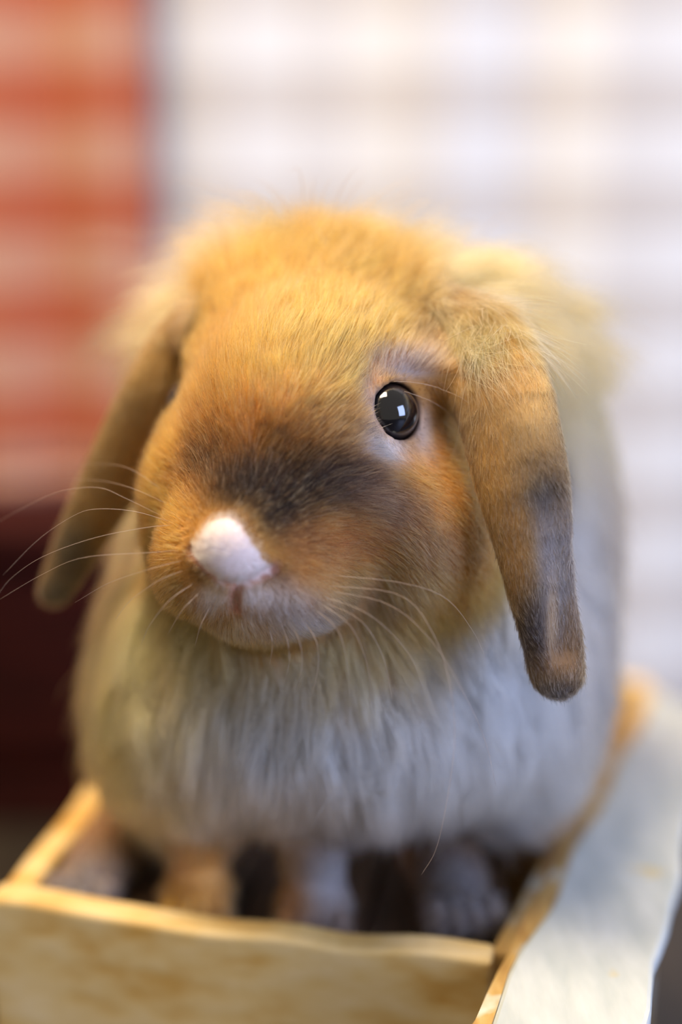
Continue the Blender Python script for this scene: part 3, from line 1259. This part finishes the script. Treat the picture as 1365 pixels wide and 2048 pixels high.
rad = (w @ np.array([0.000075, 0.00007, 0.00018, 0.00013]))
prof = np.array([1.0, 1.0, 0.85, 0.6, 0.15])
radius = rad[:, None] * prof[None, :]

PW = to_world(pts.reshape(-1, 3))
PW[:, 2] = np.maximum(PW[:, 2], DECK_Z + 0.0005)
hc = bpy.data.hair_curves.new('fur')
hc.add_curves([NP] * NH)
hc.attributes['position'].data.foreach_set('vector', (PW - ROOT).astype(np.float32).ravel())
ra = hc.attributes.get('radius') or hc.attributes.new('radius', 'FLOAT', 'POINT')
ra.data.foreach_set('value', radius.astype(np.float32).ravel())
hca = hc.attributes.new('coat', 'FLOAT_COLOR', 'CURVE')
hca.data.foreach_set('color', np.concatenate([col, np.ones((NH, 1))], 1).astype(np.float32).ravel())

m_fur = bpy.data.materials.new('rabbit_fur')
m_fur.use_nodes = True
nt = m_fur.node_tree
nt.nodes.clear()
out = nt.nodes.new('ShaderNodeOutputMaterial')
at = nt.nodes.new('ShaderNodeAttribute')
at.attribute_name = 'coat'
hb = nt.nodes.new('ShaderNodeBsdfHairPrincipled')
hb.parametrization = 'COLOR'
nt.links.new(at.outputs['Color'], hb.inputs['Color'])
hb.inputs['Roughness'].default_value = 0.5
hb.inputs['IOR'].default_value = 1.3
hb.inputs['Radial Roughness'].default_value = 0.6
nt.links.new(hb.outputs[0], out.inputs[0])
hc.materials.append(m_fur)
fur = link(bpy.data.objects.new('fur', hc), rabbit)
tag(fur, label='soft agouti fur in golden, brown, grey and white', kind='stuff')

# ------------------------------------------------------------------ whiskers and lashes
m_wh, nt, b_ = new_mat('whisker_hair')
b_.inputs['Base Color'].default_value = (*srgb(190, 166, 146), 1)
b_.inputs['Roughness'].default_value = 0.35
WHISK = [  # pixel path seen in the photograph, depth change (mm) from root to tip
    ([(330, 985), (281, 949), (242, 932), (195, 928), (156, 929)], 25),
    ([(330, 1035), (250, 996), (195, 975), (117, 984), (39, 1020), (-10, 1047)], 20),
    ([(345, 1045), (270, 1023), (195, 1018), (148, 1031), (78, 1078), (6, 1150)], 12),
    ([(350, 1050), (293, 1055), (188, 1076), (86, 1113), (23, 1156), (-8, 1195)], 16),
    ([(360, 1100), (305, 1105), (168, 1115), (86, 1148), (-6, 1202)], 18),
    ([(370, 1120), (310, 1135), (220, 1165), (150, 1205)], 14),
    ([(370, 1140), (320, 1160), (262, 1200), (230, 1240)], 10),
    ([(390, 1165), (340, 1200), (300, 1250), (282, 1290)], 8),
    ([(400, 1185), (365, 1220), (335, 1270)], 6),
    ([(420, 1215), (402, 1250), (390, 1292)], 4),
    ([(340, 1010), (260, 975), (190, 960), (120, 962)], 30),
    ([(640, 1170), (800, 1190), (868, 1270), (900, 1370), (910, 1480), (893, 1610), (872, 1700), (843, 1750)], 8),
    ([(660, 1150), (800, 1165), (890, 1195), (945, 1260), (972, 1318)], 14),
    ([(650, 1180), (780, 1210), (870, 1290), (935, 1400), (972, 1485), (992, 1570)], 4),
    ([(640, 1200), (720, 1240), (765, 1310), (785, 1400)], 4),
    ([(630, 1200), (700, 1250), (735, 1330), (745, 1420)], 4),
    ([(620, 1210), (675, 1260), (695, 1330), (700, 1395)], 2),
    ([(640, 1190), (740, 1230), (820, 1310), (850, 1390)], 4),
    ([(600, 1230), (632, 1280), (637, 1330), (625, 1390)], 2),
    ([(575, 1235), (600, 1285), (604, 1335), (590, 1385)], 2),
    ([(560, 1240), (576, 1285), (578, 1330), (566, 1375)], 2),
    ([(535, 1245), (545, 1285), (540, 1330)], 2),
    ([(780, 792), (805, 790), (840, 800), (880, 822), (915, 850)], 12),
    ([(785, 764), (820, 764), (865, 772), (900, 790), (930, 812)], 14),
]


for path, dz in WHISK:
    h0 = hit(*path[0], solid)
    d0 = (h0[2] - DF) * 1000 if h0 is not None else 0
    n = len(path)
    pp = []
    for i, (px, py) in enumerate(path):
        dd = d0 + 1.0 + (dz * i / (n - 1)) - 7.0 * math.sin(math.pi * min(1, i / (n - 1) * 1.2)) * (1 if i else 0)
        pp.append(cam_pt(px, py, dd))
    ln = max(10, 4 * n)
    sp = spline(pp, ln)
    # stay above the coat
    tt = np.linspace(0, 1, ln)
    dsurf = S(sp)
    for _ in range(6):
        fix = (dsurf < 0.003 * np.minimum(1, tt * 4)) & (tt > 0.03)
        sp[fix, 2] -= 0.0025
        dsurf = S(sp)
    v, f = tube(to_world(sp), np.interp(tt, [0, 0.6, 1], [0.000075, 0.00006, 0.00003]), 5)
    mesh_obj('whisker', v, f, m_wh, rabbit, True)
